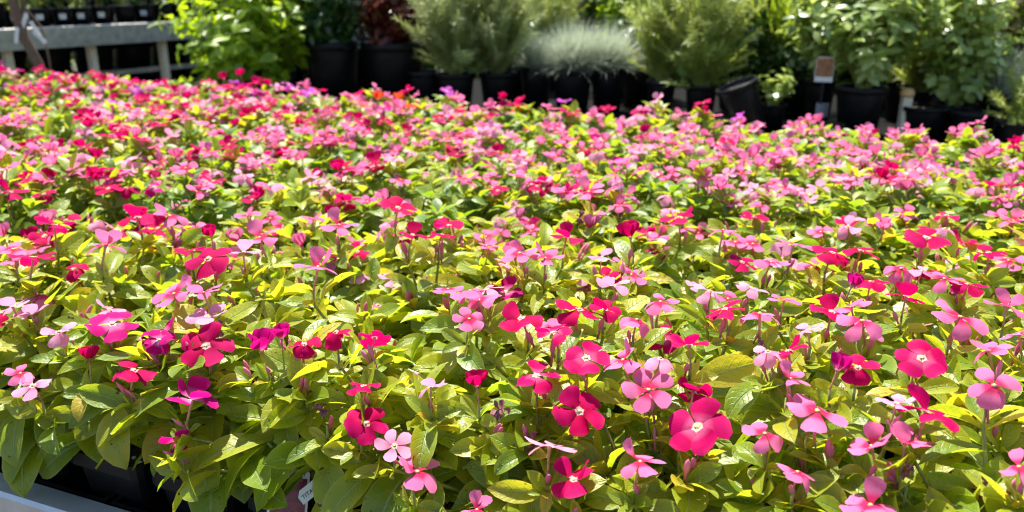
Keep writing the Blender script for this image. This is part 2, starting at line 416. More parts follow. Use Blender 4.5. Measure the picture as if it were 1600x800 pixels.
# near bench: aluminium rails with a ribbed face
V0, V1 = 0.555, 2.225            # inner edges of the bench along V
BZ = 0.66; RIM = 0.710
def rail_profile():
    """(outward, z) of the ribbed aluminium side rail"""
    p = [(0.0, RIM - 0.03), (0.0, RIM), (0.026, RIM), (0.030, RIM - 0.004), (0.030, RIM - 0.030)]
    z = RIM - 0.034
    for k in range(12):
        p += [(0.0275, z), (0.0275, z - 0.0022), (0.0305, z - 0.0026), (0.0305, z - 0.0050)]; z -= 0.0058
    p += [(0.030, z - 0.004), (0.030, z - 0.02), (0.0, z - 0.02)]
    return p
def extrude_uv(mb, prof, ua, ub, v0, sgn):
    n = len(prof)
    vs_ = [uv2w(ua, v0 + sgn * a, z) for a, z in prof] + [uv2w(ub, v0 + sgn * a, z) for a, z in prof]
    fs = [(i, (i + 1) % n, n + (i + 1) % n, n + i) for i in range(n)] + [tuple(range(n))[::-1], tuple(range(n, 2 * n))]
    if sgn < 0: fs = [f[::-1] for f in fs]
    mb.add(vs_, fs)
UA, UB = -1.1, 3.35
bench = empty('rolling_bench', uv2w(1.1, 1.4, 0))
tag(bench, 'grey ribbed aluminium bench carrying the whole bed of vinca flowers', 'bench')
def bpart(name, mb, mat, parent): # geometry is in world space: undo the parent's offset
    o = mb.build(name, [mat], parent, smooth=False); o.matrix_basis = Matrix.Translation(-parent.location); return o
mb = MB(); extrude_uv(mb, rail_profile(), UA, UB, V0, -1); bpart('side_rail', mb, M_ALU, bench)
mb = MB(); extrude_uv(mb, rail_profile(), UA, UB, V1, 1); bpart('side_rail', mb, M_ALU, bench)
BM = Matrix((U, V, Vector((0, 0, 1)))).transposed().to_4x4()
for ue in (UA - 0.03, UB):
    mb = MB(); mb.box((ue, V0 - 0.028, 0.585), (ue + 0.03, V1 + 0.028, RIM - 0.002), M=BM); bpart('end_rail', mb, M_ALU, bench)
mb = MB(); mb.box((UA, V0, BZ - 0.02), (UB, V1, BZ), M=BM); bpart('bench_top', mb, M_MESH, bench)
for ul in (UA + 0.4, 1.1, UB - 0.4):
    for vl in (V0 + 0.25, V1 - 0.25):
        mb = MB(); mb.box((ul - .025, vl - .025, 0.0), (ul + .025, vl + .025, BZ - 0.02), M=BM); bpart('leg', mb, M_GALV, bench)

# ------------------------------------------------------------------ vinca bed
SOIL = 0.752
SP = 0.123
# hero flowers read off the photograph: pixel, width in pixels, variety, pose (u up, m tilted, f facing us, b seen from behind, c cup, h hanging)
HERO = [
 (52,403,72,'C','u'),(175,507,82,'M','m'),(20,480,60,'L','u'),(92,519,58,'L','h'),(140,563,52,'C','c'),(252,520,66,'M','m'),(248,532,52,'M','h'),
 (322,541,88,'C','f'),(210,579,76,'C','h'),(52,603,66,'L','h'),(32,584,50,'P','m'),(300,625,84,'M','u'),(275,690,60,'M','b'),
 (272,460,78,'P','m'),(318,458,66,'P','u'),(325,405,76,'C','f'),(300,392,60,'C','u'),(410,548,76,'M','c'),(440,530,46,'M','c'),(525,519,68,'C','h'),(497,418,88,'P','u'),(475,538,54,'C','h'),
 (585,528,50,'C','b'),(568,603,38,'C','u'),(572,662,76,'C','f'),(616,697,66,'L','f'),(652,738,88,'P','m'),(673,605,54,'L','u'),(745,605,50,'C','c'),
 (735,455,70,'P','h'),(748,470,80,'P','m'),(733,499,50,'P','f'),(760,452,60,'L','u'),(815,498,74,'C','m'),(865,520,62,'W','m'),(916,560,78,'W','f'),(838,588,80,'W','u'),(905,643,88,'C','f'),
 (1013,610,88,'P','f'),(974,563,84,'P','u'),(1032,560,50,'L','h'),(1090,668,108,'W','f'),(1083,613,56,'C','b'),(858,698,92,'L','u'),(1000,722,86,'P','u'),
 (897,750,88,'C','u'),(1077,540,56,'C','u'),(995,500,66,'P','h'),(1032,472,64,'P','h'),(958,447,60,'L','m'),(905,484,86,'C','u'),(945,484,50,'C','m'),
 (1440,560,86,'W','f'),(1277,643,102,'P','m'),(1553,603,88,'P','h'),(1545,549,76,'P','m'),(1362,698,84,'P','m'),(1414,694,92,'P','u'),
 (1447,645,104,'C','u'),(1400,630,66,'L','u'),(1195,678,74,'P','h'),(1246,738,72,'P','h'),(1360,790,100,'P','m'),(1200,549,62,'L','h'),(1232,549,72,'C','u'),
 (1308,580,46,'M','c'),(1340,575,50,'C','h'),(1347,502,84,'P','h'),(1300,488,72,'C','m'),(1330,480,66,'P','m'),(1500,496,92,'P','m'),(1263,516,50,'L','u'),(1132,483,66,'C','u'),(1187,490,78,'P','u'),
 (1572,480,70,'P','u'),(1592,523,60,'P','u'),(1592,730,66,'P','h'),(745,797,54,'P','u'),(812,396,64,'P','m'),(852,404,66,'P','m'),
 (1110,455,60,'L','h'),(1175,450,56,'L','u'),(1225,470,48,'P','u'),(1330,449,50,'M','c'),(1360,440,56,'C','u'),(1415,465,62,'C','u'),(1475,436,66,'P','m'),(1512,444,60,'C','m'),(1408,420,62,'P','h'),(1440,424,48,'L','u'),
 (1205,410,60,'P','u'),(1300,395,66,'C','u'),(1345,392,60,'C','u'),(1448,372,76,'C','m'),(1545,395,58,'C','m'),(1240,382,66,'P','u'),(985,372,60,'C','c'),(940,402,50,'L','u'),
 (165,384,72,'P','u'),(265,338,64,'P','m'),(215,340,70,'C','m'),(330,370,40,'C','c'),(405,372,84,'P','m'),(380,395,60,'L','u'),(530,352,64,'P','m'),(622,325,60,'C','c'),(645,368,56,'C','u'),(690,367,50,'C','u'),
 (885,372,58,'C','u'),(760,385,40,'P','u'),(700,452,50,'P','u'),(920,300,60,'P','h'),(20,390,60,'P','m'),(85,352,62,'C','u'),(15,300,54,'C','u'),(1130,360,60,'P','u'),(1060,340,60,'C','u'),
 (590,156,30,'O','u'),(622,157,28,'O','m'),(572,166,28,'O','u'),(640,166,24,'O','u'),(452,131,26,'V','u'),(484,146,28,'V','u'),(350,124,28,'C','u'),(376,119,28,'C','m'),(400,130,28,'C','u'),(384,137,26,'C','u'),(362,136,28,'C','m'),(408,142,26,'M','u'),(1155,184,26,'V','u'),
 (1235,592,30,'P','u'),(780,640,34,'D','u'),(500,640,34,'D','u'),(340,515,34,'D','m'),(1190,545,34,'D','u'),(1420,735,24,'D','m'),
]
def canopy(s, base=0.958):
    """height of the flower tops at distance s inside the near rail"""
    return lerp(0.80, base, max(0.0, min(1.0, (s + 0.05) / 0.15)) ** 0.6)
def hit_canopy(px, py, off=0.0):
    d = ray(px, py); t = 0.35
    while t < 6:
        p = CAM + d * t
        if p.z < canopy(p.dot(V) - V0) + off: return p
        t += 0.004
    return CAM + d * t
grid = []
nr = int((V1 - V0) / SP)
for r_ in range(nr):
    v = V0 + 0.064 + r_ * (V1 - V0 - 0.128) / (nr - 1)
    k = 0; u = UA + 0.1 + (0.5 if r_ % 2 else 0) * 0.02
    while u < UB - 0.06:
        P = uv2w(u + rnd(-.006, .006), v + rnd(-.006, .006), BZ)
        px, py, zc = project(P + Vector((0, 0, 0.26)))
        mg = 210 / max(zc, .4)
        if -mg - 40 < px < 1600 + mg + 40 and py < 1060:
            grid.append(dict(r=r_, P=P, px=px, py=py, zc=zc, fl=[], heroes=[]))
        u += SP
for (hx, hy, hw, hc, pose) in HERO:
    p = hit_canopy(hx, hy, {'b': -0.02, 'h': 0.004, 'D': -0.01, 't': 0.004}.get(pose, 0.0) + (-0.012 if hc == 'D' else 0))
    best = min(grid, key=lambda g: (g['P'].xy - p.xy).length + 0.02 * len(g['heroes']))
    best['heroes'].append((p, hw, hc, pose))
def pick_colour(px, py):
    q = random.random()
    if py < 175 and px < 470: return 'C' if q < .56 else ('M' if q < .70 else ('P' if q < .86 else ('L' if q < .95 else 'V')))
    if py < 230 and px < 470: return 'C' if q < .34 else ('M' if q < .44 else ('P' if q < .76 else 'L'))
    if py < 330 and px > 980: return 'P' if q < .60 else ('L' if q < .91 else 'C')
    if py < 200: return 'P' if q < .38 else ('L' if q < .62 else ('C' if q < .80 else ('M' if q < .88 else ('V' if q < .95 else 'O'))))
    return 'P' if q < .50 else ('L' if q < .70 else ('C' if q < .93 else ('W' if q < .97 else 'M')))
def flower_normal(P, pose):
    tocam = (CAM - P); tocam.z = 0; tocam.normalize()
    side = tocam.cross(Vector((0, 0, 1)))
    lo, hi = {'u': (-20, 0), 'm': (-4, 14), 'f': (22, 38), 't': (-5, 5), 'b': (-62, -45), 'c': (-14, 14), 'h': (-5, 18)}[pose]
    a = R(rnd(lo, hi)); s_ = rnd(-.32, .32)
    return (Vector((0, 0, 1)) * math.cos(a) + tocam * math.sin(a) + side * s_).normalized()
NAMES = {'C': 'crimson', 'W': 'white-eyed crimson', 'M': 'magenta', 'P': 'pink', 'L': 'pale pink', 'O': 'orange-red', 'V': 'violet', 'D': 'withered'}
def normal_matrix(p, n, spin):
    q = n.to_track_quat('Z', 'Y').to_matrix().to_4x4()
    return Matrix.Translation(p) @ q @ Matrix.Rotation(spin, 4, 'Z')
def add_flower(plant, p, n, scale, key, pose, near):
    """p in plant space"""
    if key == 'D':
        link('withered_flower', random.choice(WITHER), plant, normal_matrix(p, n, rnd(0, 6)) @ Matrix.Scale(scale, 4)); return
    Mx = normal_matrix(p, n, rnd(0, 6.28)) @ Matrix.Scale(scale, 4)
    if not near:
        link('flower', random.choice(FAR_FLOWERS[key]), plant, Mx); return
    f = link('flower', THROAT, plant, Mx)
    for kind, az, pit in petal_layout({'c': 'cup', 'h': 'hang', 'f': 'open'}.get(pose, 'flat')):
        link('petal', random.choice(PETALS[key][kind]), f, Matrix.Rotation(az, 4, 'Z') @ Matrix.Translation((0, 0.001, 0.0006 + rnd(0, .0004))) @ Matrix.Rotation(pit, 4, 'X'))

# square pot, shared
def square_ring(h, z, rr=0.2):
    out = []
    for cx, cy, a0 in ((1, 1, 0), (-1, 1, 90), (-1, -1, 180), (1, -1, 270)):
        for a in (0, 45, 90):
            an = R(a0 + a); out.append((cx * h * (1 - rr) + h * rr * math.cos(an), cy * h * (1 - rr) + h * rr * math.sin(an), z))
    return out
def loft(mb, rings, mat=0):
    n = len(rings[0]); vs_ = [q for r in rings for q in r]
    fs = [(i * n + j, i * n + (j + 1) % n, (i + 1) * n + (j + 1) % n, (i + 1) * n + j) for i in range(len(rings) - 1) for j in range(n)]
    mb.add(vs_, fs, mat=mat)
mb = MB(); loft(mb, [square_ring(.036, .002), square_ring(.046, .080), square_ring(.046, .083), square_ring(.0525, .083), square_ring(.0525, .100), square_ring(.0495, .100), square_ring(.047, .080)])
mb.add(square_ring(.036, .002), [tuple(range(12))[::-1]]); POT = mb.mesh('pot', [M_POT], smooth=False)
mb = MB(); mb.add(square_ring(.0478, .0905), [tuple(range(12))], mat=0)
for k in range(26):
    x, y, s = rnd(-.042, .042), rnd(-.042, .042), rnd(.001, .0028)
    mb.box((x - s, y - s, .0895), (x + s, y + s * .8, .091 + s), mat=1 if k < 11 else 0, M=None)
SOILM = mb.mesh('soil', [M_SOIL, M_PERL], smooth=False)

def far_foliage(seed):
    random.seed(seed); mb = MB(); st = MB(); tips = []
    bias = rnd(-.05, .12)
    for k in range(9):
        a = k * 2.4 + rnd(-.4, .4); rr = (k / 9) ** 0.6 * 0.066
        tip = Vector((math.cos(a) * rr, math.sin(a) * rr, 0.262 - rr * 0.45 + rnd(-.014, .012)))
        cv = shoot(Vector((rnd(-.012, .012), rnd(-.012, .012), 0.09)), tip); tips.append(tip)
        mb.tube([cv(q / 4) for q in range(5)], [.0024, .0022, .002, .0018, .0015], 4, mat=1)
        for p, d, up, ln, f in leaf_spots(cv, 4, 0.074):
            M = Matrix.Translation(p) @ frame_to(d, up, rnd(-.4, .4)) @ Matrix.Scale(ln, 4)
            mb.add(*blade(1.0, rnd(.35, .50), LEAF_W, 5, 2, curl=rnd(.0, 1.4), fold=rnd(.12, .55), twist=rnd(-.4, .4)), tint=leaf_tint(bias, f), M=M)
    return mb.mesh('foliage', [M_LEAF_FAR, M_STEM]), tips
FAR_VARIANTS = [far_foliage(100 + k) for k in range(14)]
random.seed(23)
NEAR_D = 1.30
ORD = ['first', 'second', 'third', 'fourth', 'fifth', 'sixth', 'seventh', 'eighth', 'ninth', 'tenth', 'eleventh', 'twelfth', 'thirteenth', 'fourteenth', 'fifteenth']
HERO_C = [(hx, hy, .40 * hw, project(hit_canopy(hx, hy))[2]) for (hx, hy, hw, hc, ps) in HERO if hy > 330 and ps != 'b']
def set_leaf(plant, me, p, d, up, ln, tint, roll):
    for f in (.35, .7, 1.0):                                # no leaf grows through an open flower
        x_, y_, z_ = project(plant.location + p + d.normalized() * ln * f)
        if any(abs(x_ - hx) < hr and abs(y_ - hy) < hr * .7 and z_ < hz - .002 for hx, hy, hr, hz in HERO_C): return
    o = link('leaf', me, plant, Matrix.Translation(p) @ frame_to(d, up, roll) @ Matrix.Scale(ln, 4)); o.color = (tint, 0, 0, 1)
for g in grid:
    P = g['P']; near = g['zc'] < NEAR_D
    plant = empty('vinca_plant', P); g['obj'] = plant
    link('pot', POT, plant, Matrix.Rotation(math.atan2(U.y, U.x) + rnd(-.03, .03), 4, 'Z'))
    link('soil', SOILM, plant, Matrix.Rotation(math.atan2(U.y, U.x) + random.choice([0, math.pi]), 4, 'Z'))
    hero_zone = g['py'] > 372
    hs = rnd(.86, 1.06) if near else rnd(.86, 1.02)
    if not near: hs += .09 * max(0, min(1, (600 - g['px']) / 600))
    dgap = (Vector((g['px'], g['py'])) - Vector((600, 505))).length
    if dgap < 75: hs = 0.84
    flowers = []                                            # (p, n, scale, key, pose, tip)
    for (p, hw, hc, pose) in g['heroes']:
        pl = p - P; zc = project(p)[2]
        sc = max(.68, min(1.12, 0.92 * hw * zc / F / 0.046))
        n = flower_normal(p, pose)
        flowers.append((pl, n, sc, hc, pose, pl - n * 0.024 * sc))
    if near:
        st = MB(); bias = rnd(-.06, .13)
        tips = [f[5] for f in flowers]; n_sh = max(5, 9 - len(tips))
        for k in range(n_sh):
            a = k * 2.4 + rnd(-.5, .5); rr = (k / n_sh) ** 0.6 * 0.064
            tips.append(Vector((math.cos(a) * rr, math.sin(a) * rr, 0.09 + (0.152 - rr * 0.45 + rnd(-.014, .010)) * hs)))
        for ti, tip in enumerate(tips):
            top = tip - Vector((0, 0, 0.016 if ti < len(flowers) else 0))
            cv = shoot(Vector((rnd(-.012, .012), rnd(-.012, .012), 0.09)), top)
            pts = [cv(q / 5) for q in range(6)] + ([tip] if ti < len(flowers) else [])
            st = MB(); st.tube(pts, [.0026, .0024, .0022, .002, .0018, .0015, .0012][:len(pts)], 6); st.build('stem', [M_STEM], plant)
            for p, d, up, ln, f in leaf_spots(cv, 4, rnd(.066, .086)):
                if f > 1 and ti < len(flowers): ln *= .72
                set_leaf(plant, random.choice(LEAVES), p, d, up, ln, leaf_tint(bias, f), rnd(-.45, .45))
            if ti >= len(flowers) and random.random() < .07: add_flower(plant, top + Vector((0, 0, .015)), Vector((rnd(-.5, .5), rnd(-.5, .5), 1)).normalized(), rnd(.7, 1.0), 'D', 'u', True)
            if random.random() < 0.7:
                d = (cv(1) - cv(.9)).normalized()
                for q in range(random.choice([1, 1, 2])):
                    b_ = link('bud', random.choice(BUDS), plant, normal_matrix(top + Vector((rnd(-.006, .006), rnd(-.006, .006), .012)), (d + Vector((rnd(-.25, .25), rnd(-.25, .25), .4))).normalized(), rnd(0, 6)) @ Matrix.Scale(rnd(.6, 1.05), 4))
        if g['r'] == 0:                                     # big lower leaves hang over the rail
            for k in range(9):
                a = math.atan2(-V.y, -V.x) + rnd(-1.25, 1.25)
                p0 = Vector((rnd(-.02, .02), rnd(-.02, .02), rnd(.10, .17)))
                d = Vector((math.cos(a), math.sin(a), rnd(-.15, .45)))
                off = Vector((math.cos(a), math.sin(a), 0)) * rnd(.015, .045)
                set_leaf(plant, random.choice(LONG), p0 + off, d, Vector((0, 0, 1)), rnd(.070, .105), leaf_tint(bias - .06, 0), rnd(-.5, .5))
                st = MB(); st.tube([Vector((0, 0, .095)), p0 * .6, p0 + off], [.002, .0018, .0014], 5); st.build('stem', [M_STEM], plant)
        if True:
            for tip in tips[len(flowers):]:
                wpy = project(P + tip)[1]
                if random.random() < (.42 if not hero_zone else (.30 if wpy < 480 else .12 if wpy < 570 else 0)):
                    wp = P + tip; x_, y_, _ = project(wp)
                    n = (Vector((rnd(-.3, .3), rnd(-.45, .2), 1))).normalized()
                    flowers.append((tip + n * .026, n, rnd(.70, .98), pick_colour(x_, y_), random.choice('uuumhhc'), tip))
    else:
        me, tips = random.choice(FAR_VARIANTS); rz = rnd(0, 6.28); sc_ = hs
        M = Matrix.Rotation(rz, 4, 'Z') @ Matrix.Diagonal((1, 1, sc_, 1))
        fo = link('foliage', me, plant, M); fo['kind'] = 'stuff'
        st = MB()
        for tip in tips:
            tp = M @ tip; x_, y_, _ = project(P + tp)
            prob = .60 if y_ < 330 else .45
            if y_ < 200 and x_ < 470: prob = .56
            if random.random() < prob:
                key = pick_colour(x_, y_)
                for q in range(2 if random.random() < .35 else 1):
                    n = (Vector((rnd(-.35, .35), rnd(-.38, .30), 1))).normalized()
                    off = Vector((rnd(-.022, .022), rnd(-.022, .022), 0)) if q else Vector((0, 0, 0))
                    top = tp + off + Vector((0, 0, rnd(.010, .028)))
                    st.tube([tp, top - n * .01], [.0014, .0011], 4, cap=False)
                    flowers.append((top + n * .012, n, rnd(.70, .98), key, 'u', None))
        for (p, n, s, key, pose, tip) in flowers[:len(g['heroes'])]:
            st.tube([Vector((p.x * .3, p.y * .3, .2)), tip], [.0016, .0012], 4, cap=False)
        if st.v: st.build('flower_stalks', [M_STEM], plant)['kind'] = 'stuff'
    for (p, n, s, key, pose, tip) in flowers:
        add_flower(plant, p, n, s, key, pose, near and g['zc'] < 1.15)
    g['cols'] = [f[3] for f in flowers]
# labels: near rows one by one, far blurred rows by what their flowers look like
rows = {}
for g in grid: rows.setdefault(g['r'], []).append(g)
for r_, gs in rows.items():
    gs.sort(key=lambda g: g['px'])
    vis = [g for g in gs if -60 < g['px'] < 1660]
    for g in gs:
        cols = g['cols']; cnt = {}
        for c_ in cols:
            if c_ != 'D': cnt[NAMES[c_]] = cnt.get(NAMES[c_], 0) + 1
        top = sorted(cnt, key=lambda k: -cnt[k])[:2]
        fl = ' and '.join(top) + ' flowers' if top else 'only green leaves'
        row = 'front row' if r_ == 0 else ORD[r_] + ' row'
        if r_ <= 8 and g in vis:
            lab = f'potted vinca with {fl}, {row}, {ORD[vis.index(g)]} from left' if vis.index(g) < 15 else f'potted vinca with {fl}, {row}, {ORD[len(vis) - 1 - vis.index(g)]} from right'
        elif g in vis:
            i = vis.index(g)
            lab = f'blurred potted vinca with {fl}, {row}, ' + (f'{ORD[i]} from left' if i < 15 else f'{ORD[len(vis) - 1 - i]} from right')
        else:
            out = [h for h in gs if h not in vis and (h['px'] < 800) == (g['px'] < 800)]; out.sort(key=lambda h: abs(h['px'] - 800))
            lab = f'potted vinca, {row}, {ORD[out.index(g)]} past the {"left" if g["px"] < 800 else "right"} edge of the photo'
        tag(g['obj'], lab, 'potted plant', 'vinca plants packed on the aluminium bench')

# ------------------------------------------------------------------ trays and labels among the front row
mb0 = MB()
tl, tw = SP * 5 - 0.006, SP * 2 - 0.01
loft(mb0, [[(-tl/2, -tw/2, .001), (tl/2, -tw/2, .001), (tl/2, tw/2, .001), (-tl/2, tw/2, .001)],
           [(-tl/2, -tw/2, .048), (tl/2, -tw/2, .048), (tl/2, tw/2, .048), (-tl/2, tw/2, .048)],
           [(-tl/2 - .002, -tw/2 - .002, .050), (tl/2 + .002, -tw/2 - .002, .050), (tl/2 + .002, tw/2 + .002, .050), (-tl/2 - .002, tw/2 + .002, .050)],
           [(-tl/2 + .003, -tw/2 + .003, .050), (tl/2 - .003, -tw/2 + .003, .050), (tl/2 - .003, tw/2 - .003, .050), (-tl/2 + .003, tw/2 - .003, .050)],
           [(-tl/2 + .003, -tw/2 + .003, .003), (tl/2 - .003, -tw/2 + .003, .003), (tl/2 - .003, tw/2 - .003, .003), (-tl/2 + .003, tw/2 - .003, .003)]])
TRAY = mb0.mesh('carry_tray', [M_POT], smooth=False)
for k, (uu, lab) in enumerate(((1.02, 'black plastic carry tray under the front row, left end by the bare rail'), (0.40, 'black plastic carry tray under the front row, below the burgundy label'), (-0.22, 'black plastic carry tray under the front row at the lower right'))):
    o = link('carry_tray', TRAY, None, Matrix.Translation(uv2w(uu, V0 + tw / 2 + .004, BZ + .0005)) @ Matrix.Rotation(math.atan2(U.y, U.x), 4, 'Z'))
    tag(o, lab, 'tray', 'carry trays on the bench')

def card(name, loc, face_dir, spin, w_, h_, label, parts, stake=0.06):
    """upright card: local x right, z up, front faces face_dir"""
    f = face_dir.normalized(); z = Vector((0, 0, 1)); x = z.cross(f)
    if x.length < .01: x = Vector((1, 0, 0))
    x.normalize(); x = -(-x); up = f.cross(x)
    M = Matrix((x, -f, up)).transposed().to_4x4() @ Matrix.Rotation(spin, 4, 'Y')
    e = empty(name, loc); e.matrix_basis = Matrix.Translation(loc) @ M
    tag(e, label, 'label')
    mb = MB(); c = w_ * .12
    pr = [(-w_/2, 0), (w_/2, 0), (w_/2, h_ - c), (w_/2 - c, h_), (-w_/2 + c, h_), (-w_/2, h_ - c)]
    n = len(pr)
    mb.add([(a, -.0006, b) for a, b in pr] + [(a, .0006, b) for a, b in pr], [tuple(range(n)), tuple(range(n, 2 * n))[::-1]] + [((i + 1) % n, i, n + i, n + (i + 1) % n) for i in range(n)])
    mb.build('card', [M_CARD], e, smooth=False)
    if stake:
        mb = MB(); mb.box((-.004, -.0005, -stake), (.004, .0005, 0.0)); mb.build('stake', [M_CARD if stake < .07 else M_POT], e, smooth=False)
    for kind, args in parts:
        if kind == 'pic':
            x0, z0, x1, z1, mt = args; mb = MB(); mb.box((x0, -.0011, z0), (x1, -.0007, z1)); mb.build('picture', [mt], e, smooth=False)
        else:
            s, x0, z0, size, rot, ext = args
            cu = bpy.data.curves.new('lettering', 'FONT'); cu.body = s; cu.size = size; cu.extrude = .00015; cu.align_x = 'CENTER'; cu.materials.append(M_INK)
            cu.space_character = ext
            tmp = bpy.data.objects.new('lettering_curve', cu); COL.objects.link(tmp)
            me = bpy.data.meshes.new_from_object(tmp.evaluated_get(bpy.context.evaluated_depsgraph_get()))
            bpy.data.objects.remove(tmp); o = link('lettering', me, e)
            o.matrix_basis = Matrix.Translation((x0, -.0009, z0)) @ Matrix.Rotation(rot, 4, 'Y') @ Matrix.Rotation(R(90), 4, 'X')
    return e
def at(px, py, tt): return CAM + ray(px, py) * tt
def facing(p, up=0.35): 
    d = (CAM - p); d.z = 0; d.normalize(); return (d + Vector((0, 0, up))).normalized()
p = at(448, 806, .81)
card('plant_label', p, facing(p, .3), R(10), .038, .046, 'white plant label with burgundy flower picture in a front-row pot', [('pic', (-.0165, .003, .0165, .036, M_PICT)), ('txt', ('BURGUNDY', .0, .0385, .0054, 0, 1.05))])
p = at(500, 768, .80)
card('plant_label', p, facing(p, .5), R(-32), .038, .013, 'white strip label lettered TITAN beside the burgundy picture label', [('txt', ('TITAN    MLE', .0, .0040, .0056, 0, 1.0))], stake=0)
p = at(612, 560, .99)
card('plant_label', p, facing(p, 2.2), R(-8), .030, .018, 'white label lying in the dark gap between the vinca plants', [])
p = at(1530, 812, .74)
card('plant_label', p, facing(p, .3), R(18), .020, .024, 'grey backed label by dark pot in lower right corner', [('pic', (-.010, .001, .010, .025, M_GREYL))])

# ------------------------------------------------------------------ background: far bench at the left
def fence_box(parent, name, lo, hi, mat, M):
    mb = MB(); mb.box(lo, hi, M=M); return bpart(name, mb, mat, parent)
E1 = at(75, 42, 3.94); E2 = at(300, 31, 4.64)
dv = (E2 - E1); dv.z = 0; dv.normalize(); du = Vector((-dv.y, dv.x, 0))       # dv along the front edge, du back to the left
FZ = 1.064
O1 = Vector((E1.x, E1.y, 0))
FM = Matrix((dv, du, Vector((0, 0, 1)))).transposed().to_4x4(); FM.translation = O1
fb = empty('display_bench', O1); tag(fb, 'tall grey metal display bench with cream posts behind the flower bed', 'bench')
mb = MB()
prof = [(0, FZ - .098), (0, FZ - .004), (.004, FZ), (.05, FZ), (.05, FZ - .006), (.012, FZ - .006), (.012, FZ - .085), (.03, FZ - .09), (.03, FZ - .098)]
n = len(prof); vs_ = [FM @ Vector((-1.2, a, z)) for a, z in prof] + [FM @ Vector((2.6, a, z)) for a, z in prof]
mb.add(vs_, [(i, (i + 1) % n, n + (i + 1) % n, n + i) for i in range(n)] + [tuple(range(n))[::-1], tuple(range(n, 2 * n))]); bpart('fascia', mb, M_GALV, fb)
fence_box(fb, 'bench_top', (-1.2, .052, FZ - .03), (2.6, 1.25, FZ - .008), M_MESH, FM)
fence_box(fb, 'back_rail', (-1.2, 1.252, FZ - .09), (2.6, 1.28, FZ), M_GALV, FM)
fence_box(fb, 'shelf', (-1.1, .16, .70), (2.5, 1.2, .73), M_MESH, FM)
fence_box(fb, 'cross_rail', (-1.1, .10, .80), (2.5, .125, .825), M_GALV, FM)
for k in range(9):
    x = -1.05 + k * .43
    for y in (.06, 1.16): fence_box(fb, 'leg', (x, y, 0), (x + .035, y + .035, FZ - .032), M_CREAM, FM)
# round nursery pots
def pot_mb(r, h):
    mb = MB()
    mb.lathe([(.001, .002), (r * .74, .0), (r * .93, h * .86), (r * .93, h * .87), (r * 1.03, h * .87), (r * 1.04, h * .99), (r * 1.0, h), (r * .95, h * .99), (r * .90, h * .85)], 24)
    return mb
_pots = {}
def pot_part(parent, r, h):
    k = (round(r, 3), round(h, 3))
    if k not in _pots:
        s = MB(); s.lathe([(.0005, h * .90), (r * .5, h * .905), (r * .925, h * .89)], 16)
        _pots[k] = (pot_mb(r, h).mesh('pot', [M_POT]), s.mesh('soil', [M_SOIL]))
    o = link('pot', _pots[k][0], parent); link('soil', _pots[k][1], parent); return o
def sticker(parent, r, h, az, w_, hh, z, mat):
    """paper label wrapped on a pot wall"""
    mb = MB(); vs_ = []; n = 5
    for i in range(n + 1):
        a = az + (i / n - .5) * w_ / r
        for z_ in (z, z + hh):
            rr = lerp(r * .74, r * .93, z_ / (h * .86)) + .0015; vs_.append((rr * math.cos(a), rr * math.sin(a), z_))
    mb.add(vs_, [(2 * i, 2 * i + 2, 2 * i + 3, 2 * i + 1) for i in range(n)]); mb.build('pot_sticker', [mat], parent)

# crowns
def crown(mb, base, c, rad, shoots, per, L_, W_, wt, nl=3, nw=2, curl=(.1, .9), el=(-.2, .8), stem_r=.003, tint=(0, 1), tstart=.3, mat=0, smat=1, stemn=4, inner=.45):
    for s in range(shoots):
        a = rnd(0, 6.28); q = rnd(-.75, 1); rr = rnd(inner, 1) ** .6
        h_ = math.sqrt(max(0, 1 - q * q)); wob = rnd(.70, 1.22)
        tip = Vector((c.x + rad.x * math.cos(a) * h_ * rr * wob, c.y + rad.y * math.sin(a) * h_ * rr * wob, c.z + rad.z * q * rr * wob))
        cv = shoot(base + Vector((rnd(-.02, .02), rnd(-.02, .02), 0)), tip, .45)
        mb.tube([cv(i / 4) for i in range(5)], [stem_r, stem_r * .9, stem_r * .75, stem_r * .6, stem_r * .35], stemn, mat=smat, cap=False)
        tb = rnd(*tint)
        for k in range(per):
            t_ = lerp(tstart, 1, (k + rnd(0, .8)) / per); p = cv(min(t_, 1)); d = (cv(min(t_ + .02, 1)) - cv(t_ - .03)).normalized()
            an = k * 2.4 + rnd(-.4, .4); e = rnd(*el)
            sd_ = Vector((math.cos(an), math.sin(an), 0)); sd_ = (sd_ - d * sd_.dot(d)); 
            if sd_.length < .05: continue
            dr = sd_.normalized() * math.cos(e) + d * math.sin(e)
            M = Matrix.Translation(p) @ frame_to(dr, (d + Vector((0, 0, .6))).normalized(), rnd(-.5, .5)) @ Matrix.Scale(L_ * rnd(.7, 1.2), 4)
            mb.add(*blade(1.0, W_ / L_ * rnd(.85, 1.15), wt, nl, nw, curl=rnd(*curl), fold=rnd(.05, .35), twist=rnd(-.3, .3)), tint=max(0, min(1, tb + rnd(-.2, .2))), mat=mat, M=M)
def tuft(mb, base, n, ln, spread, wid, mat=0, droop=(.3, 1.6), segs=5):
    for k in range(n):
        a = rnd(0, 6.28); e = rnd(*spread); l_ = ln * rnd(.6, 1.1)
        d = Vector((math.cos(a) * math.cos(e), math.sin(a) * math.cos(e), math.sin(e)))
        p0 = base + Vector((rnd(-.04, .04), rnd(-.04, .04), 0))
        M = Matrix.Translation(p0) @ frame_to(d, Vector((0, 0, 1)), rnd(-.6, .6)) @ Matrix.Scale(l_, 4)
        mb.add(*blade(1.0, wid / l_, [(0, 1), (.6, .8), (1, .05)], segs, 1, curl=rnd(*droop)), tint=rnd(0, 1), mat=mat, M=M)
B_LIME = plain_leaf_mat('lime shrub leaf', (0.11, 0.21, .008), (0.26, .38, .015), (.60, .78, .01), .38, .5)
